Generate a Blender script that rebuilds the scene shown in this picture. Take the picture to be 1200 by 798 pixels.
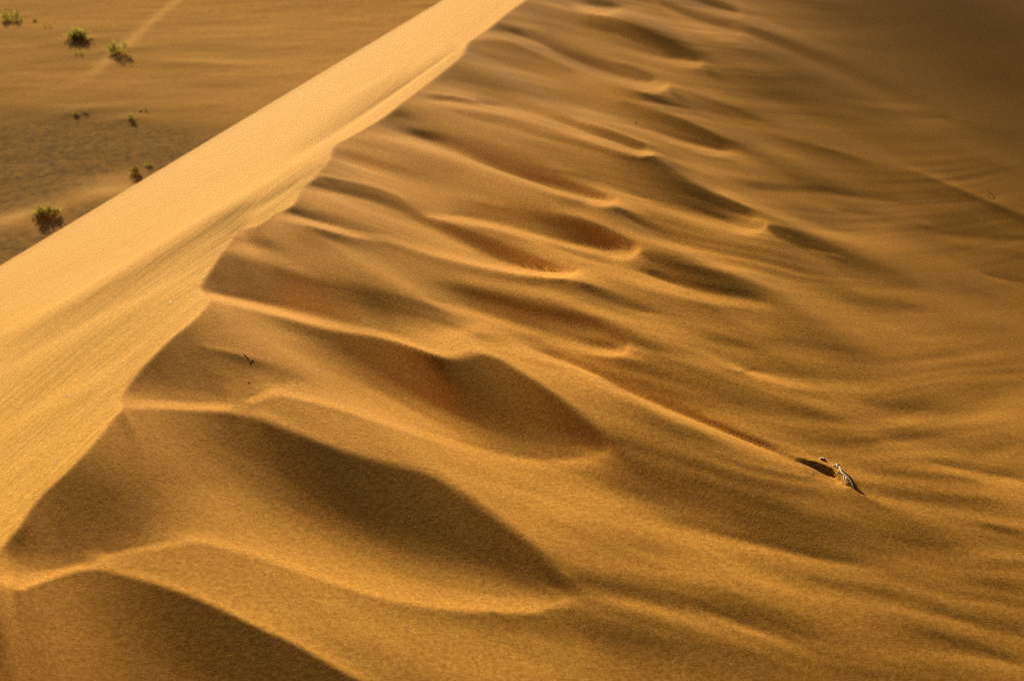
import bpy, math, time
import numpy as np
from mathutils import Vector
T0 = time.time()
R = math.radians
for o in list(bpy.data.objects):
    bpy.data.objects.remove(o)
scene = bpy.context.scene
COL = scene.collection

# ------------------------------------------------------------------ camera, sky, sun, exposure
FOC = 35.0                                    # mm on a 36 mm sensor
FPX = FOC/36.0*1200.0
EYE = 1.70                                    # eye height over the crest
PITCH = math.atan(607.0/FPX)
SUN_EL, SUN_AZ = 12.5, -25.0                  # azimuth from the viewing direction, + to the right
cam = bpy.data.cameras.new('camera')
cam.lens = FOC; cam.sensor_width = 36.0
cam.clip_start = 0.05; cam.clip_end = 20000.0
cam_o = bpy.data.objects.new('camera', cam)
cam_o.location = (0, 0, EYE)
cam_o.rotation_euler = (math.pi/2-PITCH, 0, 0)
COL.objects.link(cam_o)
scene.camera = cam_o
cam.dof.use_dof = True
cam.dof.focus_distance = 3.15
cam.dof.aperture_fstop = 3.2

world = bpy.data.worlds.new('World'); scene.world = world
world.use_nodes = True
wn = world.node_tree.nodes; wl = world.node_tree.links
wn.clear()
sky = wn.new('ShaderNodeTexSky'); sky.sky_type = 'NISHITA'; sky.sun_disc = False
sky.sun_elevation = R(SUN_EL); sky.sun_rotation = R(SUN_AZ)
sky.air_density = 0.05; sky.dust_density = 1.2; sky.ozone_density = 0.0
bg = wn.new('ShaderNodeBackground'); bg.inputs['Strength'].default_value = 0.05
wo = wn.new('ShaderNodeOutputWorld')
wl.new(sky.outputs['Color'], bg.inputs['Color']); wl.new(bg.outputs['Background'], wo.inputs['Surface'])

sun = bpy.data.lights.new('sun', 'SUN'); sun.energy = 5.0; sun.angle = R(0.6)
sun.color = (1.0, 0.81, 0.52)
sun_o = bpy.data.objects.new('sun', sun); COL.objects.link(sun_o)
sdir = Vector((math.cos(R(SUN_EL))*math.sin(R(SUN_AZ)), math.cos(R(SUN_EL))*math.cos(R(SUN_AZ)), math.sin(R(SUN_EL))))
sun_o.rotation_euler = sdir.to_track_quat('Z', 'Y').to_euler()
sun_o.location = sdir*30

scene.render.engine = 'CYCLES'
scene.cycles.use_denoising = False            # keeps the sand grain
scene.cycles.pixel_filter_type = 'BLACKMAN_HARRIS'
scene.cycles.filter_width = 1.15
scene.cycles.max_bounces = 5
scene.cycles.diffuse_bounces = 3
scene.view_settings.view_transform = 'Standard'
scene.view_settings.look = 'None'
scene.view_settings.exposure = 0.74
scene.view_settings.gamma = 1.0
scene.view_settings.use_curve_mapping = False

# ------------------------------------------------------------------ survey notes
# Tone notes of the windward slope: each line is a stroke "x y tone  x y tone ..." (tone = how directly that sand faces the sun)
TONES = """
20 690 .62 50 678 .62 80 668 .60 107 664 .58
-5 716 .42 25 698 .39 55 685 .37 85 675 .35 110 671 .33 140 679 .31 175 688 .27 215 702 .22 250 717 .2 300 743 .17 340 760 .17 380 784 .19 415 805 .2
140 668 .53 175 676 .54 215 689 .55 250 703 .56 300 728 .56 340 745 .54 380 768 .52 430 795 .5
50 760 .40 100 740 .37 150 780 .33
100 700 .34 130 730 .33 170 760 .30
200 730 .23 230 760 .24 250 790 .24
300 780 .17 340 790 .17 380 800 .18
107 664 .58 130 652 .56 160 645 .56 200 637 .58 232 631 .61 260 637 .61 300 648 .61 350 665 .62 400 682 .62 450 697 .62 500 706 .62 550 711 .62 600 713 .61 640 711 .58 668 702 .5
125 647 .38 150 640 .39 175 634 .44 200 629 .51
150 653 .50 200 647 .5 232 641 .5 300 659 .52 350 676 .52 400 693 .51 450 708 .49 500 718 .47 550 723 .42 600 726 .38 650 723 .38 680 712 .38
150 662 .49 200 672 .5 250 685 .52
300 700 .53 350 720 .53 400 740 .52 450 745 .52 500 745 .52 550 745 .52
20 665 .5 60 663 .40 100 654 .36
-5 680 .60 15 673 .56
150 476 .59 170 474 .59 200 475 .60 240 477 .59 270 477 .59
300 481 .53 325 490 .53 350 500 .53 375 511 .52 400 520 .5 430 528 .5 460 536 .5 500 541 .53 522 551 .55 545 569 .55 575 589 .53 605 612 .52 635 637 .49 655 657 .46 668 676 .43
155 484 .47 200 485 .43 240 487 .36 270 489 .29 300 497 .24 325 508 .21 350 519 .2 375 530 .2 400 539 .2 430 547 .21 460 556 .23 495 560 .25 512 569 .24 538 590 .23 568 609 .22 598 632 .21 625 656 .21 645 675 .22 656 688 .27
122 513 .43 105 535 .36 82 562 .25 55 588 .22 38 610 .22 22 632 .25 8 648 .36
60 650 .29 100 640 .29 140 605 .30
80 620 .24 110 590 .25 140 575 .30
170 540 .42 200 512 .45 180 590 .38 155 625 .34
230 560 .46 260 600 .52 200 618 .47
250 520 .40 290 550 .36 330 580 .34 360 600 .33
250 545 .44 290 590 .47 330 620 .50 380 640 .52
300 520 .24 340 550 .23 400 590 .22 450 610 .22
420 600 .24 460 630 .30 500 645 .32 550 650 .28 600 655 .24
300 570 .36 350 610 .42 400 635 .44 450 655 .46 500 675 .48 550 688 .50 600 697 .50
380 665 .58 430 677 .59 500 693 .58 560 702 .59 630 705 .57
500 620 .22 550 625 .21
620 680 .30 650 697 .42
290 471 .60 310 464 .60 325 459 .62 360 466 .62 400 476 .62 440 490 .62 480 503 .62 520 517 .62 560 530 .61 600 540 .60 640 544 .57 680 542 .52 705 535 .46 717 526 .4
278 468 .43 300 458 .50 325 450 .55 360 457 .57 400 467 .58 440 480 .59 480 493 .58 520 507 .56 560 519 .49 600 529 .43 640 533 .39 680 531 .36
290 479 .47 325 469 .51 360 475 .52 400 486 .52 440 500 .53 480 513 .54 520 527 .56 560 540 .58 600 551 .58 640 555 .55 680 553 .50 715 545 .40
350 488 .5 420 512 .52 500 532 .54 560 556 .54 620 575 .55
560 567 .57 620 580 .57 700 598 .55
243 347 .60 260 351 .60 300 360 .60 350 372 .58 400 384 .53 440 390 .52 470 398 .58 507 411 .58 530 414 .56 550 408 .56 575 408 .58 595 418 .58 625 439 .57 650 455 .54 670 470 .52 690 483 .5 708 503 .46 720 518 .38
250 359 .53 300 369 .5 340 380 .4 380 392 .3 410 397 .24 440 401 .2 470 409 .18 507 422 .17 525 430 .2 548 427 .28 572 421 .24 592 433 .2 618 450 .19 640 468 .19 658 483 .2 680 497 .22 696 514 .25 704 525 .29
240 336 .40 270 342 .36 300 348 .35 350 358 .33 400 371 .36 440 382 .44 470 388 .5 505 396 .55
237 322 .35 270 327 .33 300 332 .33 350 340 .32 400 348 .33 450 358 .34 500 370 .37 530 380 .44
250 306 .34 300 312 .33 340 325 .30 380 335 .32 430 345 .33 470 352 .35 510 363 .37
245 372 .48 228 384 .40 205 403 .33 183 423 .30 167 440 .31 150 458 .40
200 430 .32 230 440 .35 270 445 .37
200 450 .36 250 455 .38 270 462 .42
160 466 .50 200 466 .47 250 467 .45
250 390 .46 300 390 .52 350 398 .50
320 405 .53 350 420 .53 380 440 .52 420 455 .52
240 404 .43 265 408 .46 290 413 .48 320 420 .50
230 412 .34 250 414 .34 275 419 .32 295 425 .36 320 433 .43 350 441 .45
300 445 .46 340 450 .52
400 412 .30 430 410 .2 460 420 .18
420 432 .38 450 452 .38 480 470 .42 510 487 .44 540 500 .44
450 432 .26 480 450 .25 510 468 .26 540 482 .26 580 500 .31
430 458 .53 470 480 .56 500 493 .55
500 440 .17 540 452 .17 580 462 .18 610 475 .18
600 500 .26 640 515 .30 680 518 .28
600 520 .37 640 525 .37
276 278 .36 300 283 .35 320 288 .37
265 291 .47 300 294 .47 330 304 .46 360 319 .44
300 272 .44 330 274 .46
350 280 .46 380 283 .47 400 292 .52 430 310 .52 460 325 .51 490 340 .50 520 355 .46
360 300 .46 400 318 .45 440 332 .44
322 252 .53 350 259 .57 385 267 .56 417 275 .53 450 278 .52 500 294 .56 525 299 .58 562 309 .6 587 314 .61 612 319 .62 640 321 .6 662 320 .56 677 315 .5
342 247 .38 370 254 .40 400 262 .43 430 270 .46 460 274 .5
355 266 .47 385 275 .39 417 284 .42 450 288 .43 500 304 .47 562 319 .45 612 328 .43 662 329 .42
350 230 .47 370 237 .49 400 247 .5 440 258 .5 480 275 .52 520 290 .55
356 223 .5 387 229 .54 425 239 .52 450 247 .52 475 258 .52 512 276 .54 550 296 .57
368 214 .36 395 221 .38 430 228 .37 460 237 .38 480 246 .4 500 256 .4 530 269 .34 560 284 .33 590 299 .32 620 310 .32 650 316 .34
375 204 .5 400 208 .5 440 217 .5 470 228 .5 500 238 .5
378 209 .38 400 214 .4 440 223 .42 470 233 .44
390 190 .48 430 200 .5 470 215 .5 500 225 .52
500 253 .55 525 256 .57 550 259 .58 575 264 .6 600 271 .6 625 279 .6 650 286 .58 675 291 .57 700 296 .57 725 298 .56 741 295 .52 746 288 .44
520 248 .48 560 252 .46 600 260 .44 640 272 .40 680 284 .34
612 277 .59 650 292 .58 675 302 .57 700 310 .56 725 317 .56 762 326 .56 799 342 .55
640 283 .52 680 298 .5 710 305 .5
500 243 .5 540 250 .5
515 225 .53 550 230 .53 590 240 .50
422 157 .54 450 161 .58 475 165 .6 510 175 .6 537 182 .6 562 192 .6 599 204 .6 630 217 .6 655 226 .6 680 233 .58 707 237 .56 718 233 .5
415 170 .44 450 176 .46 500 190 .48 540 200 .48
395 178 .38 430 186 .4 470 198 .43 500 208 .46
550 206 .5 590 218 .51 640 230 .51 680 240 .48
480 153 .46 495 157 .43 510 161 .41 525 164 .39 550 173 .39 575 183 .39 599 194 .40 630 204 .38 660 212 .36 685 222 .35 705 230 .34
500 195 .47 560 215 .5
457 146 .50 475 146 .51 500 151 .48
470 134 .42 500 138 .46 550 145 .48 600 152 .50 640 165 .5
520 155 .46 560 160 .46 600 172 .47 640 190 .45 680 200 .45
480 121 .5 512 121 .52 550 124 .53 587 129 .56 625 137 .56 650 145 .55 675 155 .55 700 167 .55 725 175 .54 750 179 .53 764 176 .5
495 107 .5 525 111 .52 562 119 .52
500 114 .43 540 116 .44 580 122 .46
530 132 .46 580 139 .46 640 155 .46 680 168 .46
515 92 .42 560 98 .44 600 106 .42 640 115 .42
540 75 .46 580 80 .45 620 88 .44 660 98 .43
550 55 .38 580 52 .37 610 60 .36 640 72 .38 670 85 .38
553 44 .48 575 40 .5 600 45 .5 625 54 .5 650 67 .5 675 81 .5 699 91 .5 725 97 .5 750 102 .49 770 103 .47 779 97 .44
575 65 .37 610 75 .38 650 92 .41 700 105 .43
700 115 .43 740 118 .40
590 25 .42 620 30 .40 650 40 .34
600 35 .36 625 42 .34 650 58 .33 675 66 .3 700 75 .27 725 83 .27 748 91 .29
755 96 .36 768 97 .44 775 92 .44
615 5 .42 650 15 .38 680 25 .36
650 27 .42 675 37 .43 700 48 .43 725 61 .43 750 74 .45 775 84 .47 800 95 .45 825 105 .43 850 117 .40 880 128 .37
712 56 .44 750 66 .45 775 72 .46 800 75 .45 816 75 .42 822 70 .38
640 3 .44 667 6 .46 687 10 .48 712 14 .48 732 11 .48 745 11 .48 762 17 .46 787 28 .45 812 46 .43 832 60 .42 862 80 .39 900 100 .36
690 3 .34 720 5 .34
690 19 .36 720 28 .32 750 38 .28 775 51 .26 800 61 .26 815 69 .26
720 40 .35 760 57 .35 790 68 .33
700 60 .40 730 73 .4
762 3 .42 787 15 .46 812 29 .47 837 38 .47 857 41 .45 869 36 .4
775 4 .31 800 14 .32 825 22 .33 850 29 .34 865 30 .36
790 3 .36 825 11 .40 850 15 .42 868 17 .42
825 2 .27 845 6 .27 860 12 .27
857 0 .4 875 12 .42 900 25 .40 925 40 .37 960 55 .33
878 34 .27 900 45 .27 925 55 .28 960 70 .28
800 42 .42 840 52 .40 880 65 .36
828 78 .33 860 95 .34 900 115 .33
785 103 .32 800 110 .31 825 118 .30 850 128 .31 890 142 .33
750 112 .37 790 122 .40
745 119 .43 785 127 .45 812 138 .44 837 151 .43 860 165 .40
725 117 .36 750 131 .31 775 138 .27 800 146 .24 825 156 .24 845 168 .26
770 150 .34 800 160 .32 825 168 .31 845 175 .33
640 108 .43 680 118 .42 700 128 .44
660 125 .45 690 133 .49 725 147 .49 750 154 .48 775 163 .48 800 171 .48 825 176 .48 848 179 .46 870 178 .42
650 134 .44 690 148 .4 720 158 .36 745 167 .37 757 172 .4
675 140 .49 700 145 .49 725 153 .49 750 164 .49 764 170 .5
675 168 .43 700 175 .41 737 187 .39 770 184 .40 787 191 .37 800 200 .34
780 170 .46 820 184 .45 860 190 .41
690 190 .42 720 205 .40 740 215 .38
640 198 .40 680 208 .42 705 221 .52 722 228 .55 750 236 .55 775 245 .52 800 253 .51 825 261 .5 850 266 .5 875 269 .5 890 268 .49 896 260 .46
755 196 .38 778 205 .35 800 214 .33 830 228 .29
760 218 .37 800 233 .35 825 246 .35 850 255 .34
735 222 .42 760 230 .40
787 184 .43 812 196 .45 837 203 .46 862 207 .44 890 209 .40
838 223 .44 850 227 .48 870 236 .48 885 244 .48 912 252 .47 937 262 .46 962 271 .46 1000 281 .44 1049 286 .41 1100 291 .37
835 232 .27 850 237 .25 867 244 .26 878 249 .33
870 257 .4 884 257 .46
875 226 .43 912 228 .42 950 230 .40 1000 235 .38 1049 240 .36 1100 250 .34
875 217 .38 925 219 .34 962 220 .31 1000 227 .31 1049 233 .32
925 240 .38 960 245 .36
975 252 .39 1000 252 .4 1049 257 .37 1090 262 .36
982 246 .34 1020 249 .34
940 255 .40 980 262 .37
900 266 .32 912 270 .3 937 278 .31 962 287 .31 987 299 .3 1012 309 .32 1049 320 .34
945 287 .36 960 295 .40 990 303 .36
760 254 .42 800 268 .42 850 282 .43 900 295 .42
640 240 .46 660 246 .51 690 253 .56 715 263 .55 740 276 .56 770 285 .55 800 294 .54 825 304 .54 850 312 .52 875 316 .5 905 312 .46
720 247 .38 745 256 .37 775 268 .39 810 283 .42
560 240 .45 600 247 .42 625 254 .36 650 262 .31 675 261 .28 700 270 .25 722 281 .21 738 288 .22
650 272 .35 690 284 .31 715 290 .3
752 296 .37 770 305 .36 799 315 .36 840 325 .38
505 262 .42 525 266 .36 550 275 .33 575 285 .3 600 297 .3 625 306 .31 650 313 .32
560 268 .46 600 279 .49 625 290 .53 650 303 .53 675 313 .52
680 334 .36 700 341 .35 725 351 .37 760 365 .40
500 322 .47 550 327 .5 600 336 .51 630 342 .54 660 348 .55 675 354 .54 690 361 .55 712 370 .55 737 380 .55 762 387 .55 787 397 .54
510 334 .44 550 341 .36 575 349 .31 600 355 .28 625 362 .28 650 369 .29 675 371 .29 692 377 .3 706 384 .34
600 372 .40 640 382 .40 670 390 .42 700 393 .44 712 391 .42
620 395 .5 650 402 .55 675 408 .57 700 411 .58 720 412 .57 733 408 .52
690 400 .4 707 403 .36 722 405 .36
717 390 .36 740 398 .38 770 410 .42
500 350 .5 525 360 .54 550 368 .57 575 375 .6 600 385 .58 625 391 .55 640 396 .53
572 378 .59 562 382 .59 537 391 .58 525 394 .58 505 396 .57
535 379 .5 550 375 .54
560 393 .50 590 398 .52
600 404 .58 637 419 .58 675 432 .6 700 445 .61 725 459 .6 750 469 .58 775 480 .57 800 489 .58 825 499 .58 850 509 .58 875 519 .58 899 529 .57 925 539 .53 950 552 .49 975 563 .48
600 417 .55 650 437 .57 687 449 .55
620 425 .52 660 431 .55
640 411 .42 675 424 .38 712 441 .36 750 460 .38 775 471 .38 800 481 .37 825 491 .37 850 501 .37 875 511 .38 903 522 .38
650 418 .48 740 425 .42 760 440 .42
825 484 .44 875 504 .47 900 514 .51 925 524 .54 945 531 .55
700 460 .52 740 480 .50 780 500 .47 830 515 .47
690 470 .5 730 500 .45 760 515 .44 800 530 .45
722 528 .35 740 545 .33 780 562 .33 820 580 .33 860 592 .34
720 555 .38 760 580 .40 800 595 .42
850 545 .46 900 560 .45 950 578 .42
820 550 .41 870 570 .40 900 580 .38
680 570 .5 720 580 .49 760 595 .48
650 615 .47 680 625 .47 720 640 .46 780 645 .48
600 600 .55 650 602 .55 700 609 .54 750 617 .54 800 625 .53 850 636 .53 899 646 .53 925 653 .52 975 663 .5 1012 668 .48 1050 671 .45 1082 675 .42
780 607 .44 825 612 .37 850 623 .36 899 635 .35 950 648 .35 1000 656 .36
920 615 .36 975 612 .36 1025 624 .36 1075 636 .33 1120 640 .37
940 600 .41 980 598 .42
1000 640 .38 1045 650 .38
1050 655 .41 1075 653 .43 1137 658 .45 1175 650 .45
660 657 .46 700 661 .48 750 665 .49 800 672 .49 850 677 .51 900 684 .53 950 693 .5 1000 703 .5 1050 715 .49 1100 728 .48 1137 738 .48 1175 746 .47 1200 750 .47
640 650 .45 665 650 .44
950 676 .42 1000 688 .43 1050 700 .41
667 674 .37 700 682 .34 750 692 .33 800 704 .34 850 717 .35 880 728 .37
780 685 .42 850 697 .42 900 708 .44 950 720 .44
675 700 .45 725 706 .47 775 715 .47 825 725 .47 862 735 .47 900 746 .48 950 757 .47 1000 767 .46 1050 770 .44 1100 768 .45 1137 773 .46 1175 780 .47 1199 785 .47
910 732 .4 950 742 .40 1000 754 .4
1075 740 .37 1112 748 .35 1150 760 .35 1187 771 .35
1000 728 .45 1050 735 .42
900 765 .38 950 775 .40 1050 788 .4 1150 795 .42
620 735 .42 650 730 .36 700 740 .33 750 752 .32 800 758 .33 850 763 .35 887 770 .37
640 715 .42 690 720 .38
725 768 .38 775 775 .38 825 783 .37 870 790 .38
600 745 .48 650 758 .47 700 768 .44
600 775 .52 650 788 .5 700 795 .45
575 716 .40 590 734 .41 620 742 .43
412 757 .47 450 765 .47
500 780 .50 575 790 .54
450 795 .46 480 785 .46
900 415 .47 950 418 .46 985 425 .43
900 398 .42 950 402 .4 987 409 .37 1012 414 .38 1050 422 .41 1100 430 .44
1112 412 .4 1150 420 .43 1190 415 .41
1140 435 .41 1190 432 .4
840 440 .44 900 432 .42 937 436 .41 975 439 .41 1030 442 .43
775 402 .5 800 414 .5 825 421 .51 850 427 .52 875 436 .54 899 442 .55 925 450 .54 975 455 .5 1025 456 .48 1075 449 .46 1130 445 .44
812 402 .48 837 409 .49 875 414 .48
830 396 .43 875 404 .40
760 424 .42 800 445 .4 850 456 .4
825 466 .4 875 470 .41 920 475 .42
900 458 .5 937 467 .5 975 477 .5 1012 487 .5 1050 492 .5 1100 495 .49 1150 487 .48 1199 468 .46
930 458 .46 970 466 .45
1010 470 .41 1062 475 .38 1100 477 .38 1137 470 .39 1175 458 .4
912 476 .42 950 485 .42 985 493 .43
850 486 .46 900 492 .49 950 496 .49 987 500 .49 1025 501 .48
925 507 .42 975 515 .42 1025 516 .43
1040 508 .42 1075 510 .4 1125 515 .41 1180 508 .42
1030 521 .48 1050 522 .5 1087 529 .49 1125 534 .48 1175 532 .46 1199 526 .45
955 527 .52 987 532 .50 1037 536 .5 1075 542 .5 1112 550 .5 1150 559 .52 1199 567 .53
1090 539 .43 1137 548 .4 1175 554 .4 1199 558 .41
1005 547 .44 1050 553 .4 1100 560 .41 1150 567 .43
995 556 .53 1025 564 .52 1075 570 .51 1125 575 .5 1199 579 .5
1037 577 .42 1075 582 .41 1125 585 .4 1175 589 .42
1015 581 .50 1050 590 .5 1100 598 .49
1112 600 .5 1150 608 .5 1199 615 .5
1150 600 .45 1199 603 .44
1150 616 .39 1190 623 .37
1120 610 .46 1150 622 .47 1190 632 .47
1010 580 .40 1025 592 .38 1045 607 .39
1120 677 .39 1150 683 .36 1190 688 .36
1110 668 .42 1160 665 .42 1200 668 .43
1062 696 .45 1112 707 .45 1150 708 .44 1199 703 .43
1090 712 .39 1112 718 .37 1162 732 .35 1199 738 .36
960 170 .36 1000 178 .37 1025 186 .37 1070 198 .38 1090 203 .39 1112 213 .4 1132 221 .38 1160 231 .38 1175 237 .37 1200 249 .36
1070 206 .35 1090 211 .33 1112 221 .32 1132 231 .31 1160 241 .31 1175 247 .30 1200 260 .30
1060 225 .35 1120 245 .34 1170 262 .34
1075 265 .32 1112 272 .31 1150 275 .31 1199 280 .32
1100 279 .37 1150 285 .37 1199 283 .36
1120 292 .34 1160 296 .33 1199 299 .31
1030 300 .39 1087 305 .39 1125 312 .38 1175 330 .39 1200 334 .38
1145 319 .33 1175 325 .33 1199 327 .32
1110 335 .37 1160 345 .36
1025 325 .36 1075 331 .35
1000 339 .43 1050 344 .43 1087 347 .42 1130 350 .39
987 348 .39 1037 356 .36 1075 360 .37
1060 368 .42 1100 370 .42 1150 372 .42 1199 368 .4
1100 385 .42 1180 385 .38
950 351 .47 1000 365 .45 1050 388 .46 1090 400 .44
930 370 .43 970 382 .41
900 325 .45 925 335 .47 960 340 .43
950 318 .42 985 325 .4
750 332 .56 787 342 .55 825 350 .53 862 355 .52 900 360 .5
760 318 .37 780 326 .35 800 331 .33 825 336 .32 862 342 .34 887 347 .37
762 348 .46 825 361 .44 875 366 .44
750 367 .52 800 378 .50 850 385 .48 900 388 .47
790 365 .47 850 374 .46
1000 385 .46 1020 398 .43
880 140 .36 900 150 .38 930 160 .39 960 163 .36
880 165 .38 900 175 .41 930 185 .40
900 160 .35 940 172 .33 970 177 .31 1010 192 .32
900 195 .38 960 205 .35 1010 215 .34
930 90 .30 1000 95 .29 1080 100 .28 1180 90 .255
985 113 .30 1040 118 .31 1090 119 .31
990 118 .33 1040 125 .34 1090 126 .33
1010 130 .31 1060 133 .30 1120 140 .29
1020 145 .34 1080 143 .34 1130 138 .32
960 10 .27 1050 15 .265 1150 10 .24
1000 50 .285 1100 55 .27 1180 40 .245
1100 175 .34 1160 190 .31 1195 205 .30
1150 150 .28 1190 160 .27
1100 152 .31 1150 165 .30
785 76 .46 806 78 .49 818 77 .47 824 72 .44
790 58 .25 806 65 .22 815 70 .25
735 100 .5 758 105 .53 773 105 .53 781 101 .51 783 95 .48
730 78 .26 752 88 .25 765 94 .31
838 42 .47 858 44 .48 870 40 .46
848 17 .42 866 18 .46 871 14 .43
800 149 .22 825 158 .20 842 168 .22
815 177 .50 845 181 .52 862 179 .46
742 180 .56 757 182 .58 767 180 .55
735 170 .35 752 175 .37
688 237 .62 707 241 .64 718 239 .62 724 232 .57
690 225 .31 708 231 .31
855 268 .54 878 271 .56 892 269 .54 898 262 .50 895 254 .46
880 260 .49 889 257 .52
842 237 .22 860 244 .21 872 249 .25
712 299 .62 732 302 .66 744 298 .64 750 289 .56 746 281 .52
698 273 .2 720 282 .16 737 290 .17
636 323 .66 660 324 .68 675 320 .64 682 314 .57
608 301 .28 638 312 .26 658 318 .29
695 413 .62 718 415 .64 734 412 .62 740 404 .54
667 6 .53 690 12 .57 712 15 .56 730 12 .54
690 27 .30 725 38 .27 760 50 .24 780 58 .24
905 271 .31 930 282 .29 965 296 .29 1000 309 .31
830 84 .30 860 97 .32
788 108 .28 815 120 .28 850 133 .29
"""
CREST = """700 -72 660 -38 616 0 595 15 572 34 556 45 547 52 542 63 536 70 525 79 500 99 475 118 450 137 425 153 400 166 389 174 385 187 378 197 371 204 366 211 354 220 348 231 342 241 322 252 303 264 286 267 277 272 266 287 256 300 245 317 236 330 233 341 244 353 237 365 222 380 200 397 175 421 160 437 146 456 138 472 143 480 132 491 120 507 100 530 75 555 48 580 32 599 20 618 5 636 -8 655 -14 680 -10 706 -30 732 -60 772 -110 840 -160 900"""
# the same notes for the slip face
LEE_TONES = """
0 322 .715 130 244 .72 260 166 .725 390 88 .73 510 16 .735
0 360 .715 200 238 .725 400 118 .73 540 32 .735
0 390 .745 100 336 .75 205 272 .75 300 218 .75 384 166 .75 440 128 .75 520 70 .75 585 18 .75
0 409 .63 100 354 .62 207 292 .61 270 252 .60 323 228 .61 380 192 .64
0 425 .66 100 372 .65 207 308 .65 265 272 .65
0 438 .71 90 388 .71 180 342 .71 250 302 .69
0 456 .66 90 408 .65 170 366 .65 222 340 .66
0 485 .66 80 440 .65 160 400 .67
0 507 .71 77 460 .72 135 428 .71 178 396 .70
0 530 .67 60 490 .66 120 455 .66
0 556 .69 45 530 .70 90 505 .70
0 575 .67 40 548 .67 80 520 .67
0 610 .69 30 570 .69 60 545 .69 110 500 .69 134 470 .68
150 425 .68 195 380 .67 230 348 .68
290 255 .70 330 232 .69 360 205 .70
270 275 .66 310 252 .65 345 228 .66
340 182 .71 410 140 .66 481 94 .63 520 68 .62 541 55 .64
400 160 .74 450 130 .73 500 94 .73 538 66 .70
545 48 .73 570 30 .73 600 6 .74
480 80 .74 540 38 .73 590 5 .73
"""
# ------------------------------------------------------------------ small maths helpers
def spline(vals, k, step):
    a = np.array(vals, float).reshape(-1, k)
    p = np.vstack([2*a[0]-a[1], a, 2*a[-1]-a[-2]])
    out = []
    for i in range(1, len(p)-2):
        n = max(2, int(np.hypot(*(p[i+1, :2]-p[i, :2]))/step)); t = np.linspace(0, 1, n, endpoint=False)[:, None]
        p0, p1, p2, p3 = p[i-1], p[i], p[i+1], p[i+2]
        out.append(.5*((2*p1)+(-p0+p2)*t+(2*p0-5*p1+4*p2-p3)*t**2+(-p0+3*p1-3*p2+p3)*t**3))
    out.append(a[-1:])
    return np.vstack(out)

cp, sp = math.cos(PITCH), math.sin(PITCH)
def ray(px, py):
    """direction of the sight line through a point of the 1200x798 picture"""
    u = (np.asarray(px, float)-600)/FPX; v = (399-np.asarray(py, float))/FPX
    return np.stack([u+0*v, cp+v*sp, v*cp-sp+0*u], -1)
def project(X, Y, Z):
    dz = Z-EYE
    f = Y*cp-dz*sp; up = Y*sp+dz*cp
    f = np.maximum(f, 1e-3)
    return 600+FPX*X/f, 399-FPX*up/f


# ------------------------------------------------------------------ value noise for the wider ground
_rng = np.random.default_rng(7); _tab = _rng.random((256, 256))
def noise(x, y):
    xi = np.floor(x).astype(int); yi = np.floor(y).astype(int); u = x-xi; v = y-yi
    u = u*u*(3-2*u); v = v*v*(3-2*v)
    g = lambda a, b: _tab[a & 255, b & 255]
    return (g(xi, yi)*(1-u)*(1-v)+g(xi+1, yi)*u*(1-v)+g(xi, yi+1)*(1-u)*v+g(xi+1, yi+1)*u*v)-.5
def fbm(x, y, o=4):
    return sum(noise(x*2**k+17*k, y*2**k+31*k)/2**k for k in range(o))


# crest frame: q across (+ right), t along
AL = math.atan2(267/FPX, 1/cp*1.0) if False else math.atan2(267/FPX*1.0, (cp+(607/FPX)*sp))
ca, sa = math.cos(AL), math.sin(AL)
def qt(X, Y): return X*ca-Y*sa, X*sa+Y*ca
SB = 0.465                                     # steepness of the slip face
d0 = ray(236, 340); k0 = EYE/-d0[2]
q0 = qt(d0[0]*k0, d0[1]*k0)[0]
def band_hit(px, py, s=SB, zoff=0.0):
    d = ray(px, py); q, _ = qt(d[..., 0], d[..., 1])
    k = (EYE-(-s*q0)-zoff)/(s*q-d[..., 2])
    return d*k[..., None]+np.array([0, 0, EYE])

cr = band_hit(*spline([float(s) for s in CREST.split()], 2, 6).T)
# straight continuation of the crest, ahead and behind
fwd = np.array([sa, ca, 0.0])
cr = np.vstack([cr[0]+fwd*np.geomspace(0.3, 900, 60)[::-1, None], cr, cr[-1]-fwd*np.geomspace(0.2, 900, 60)[:, None]])
brk = band_hit(np.array([0, 260, 520.]), np.array([312, 156, 0.]))
qb = qt(brk[:, 0], brk[:, 1])[0]
print('crest q0 %.2f  brink q %s z %s' % (q0, qb, brk[:, 2]))
QB = float(qb.mean())
FLOOR = -12.0

cq, ct = qt(cr[:, 0], cr[:, 1])
order = np.argsort(ct); tq, qq, zz_ = ct[order], cq[order], cr[order, 2]
tg = np.arange(-12, 60, .25)
qs = np.interp(tg, tq, qq); zs = np.interp(tg, tq, zz_)
kern = np.exp(-.5*(np.arange(-16, 17)*.25/1.0)**2); kern /= kern.sum()
qs = np.convolve(np.pad(qs, 16, mode='edge'), kern, 'valid'); zs = np.convolve(np.pad(zs, 16, mode='edge'), kern, 'valid')

def smooth01(x): x = np.clip(x, 0, 1); return x*x*(3-2*x)

def lee(q, t):
    """slip face: falls to the left, rolls over into a slightly steeper foot below the brink"""
    z = SB*(q-q0)
    b = np.maximum(QB-q, 0)
    z = z-(0.27*b*smooth01(b/0.5+.25*(b>0)))
    return z+band_relief(q, t)

def band_relief(q, t):
    d = np.clip(q0-q, 0, 50)
    w = smooth01(d/.15)
    wv = .04*np.sin(t*.35+.6)+.02*np.sin(t*.9)
    r = np.zeros_like(q)
    for qc, wd, am in BANDS:
        x = (q-(QB+qc*(q0-QB))-wv*.3)/wd
        r = r+am*wd*np.tanh(x)*1.0
    return r
BANDS = []
WS = 0.16                                     # windward steepness at the crest

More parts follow.
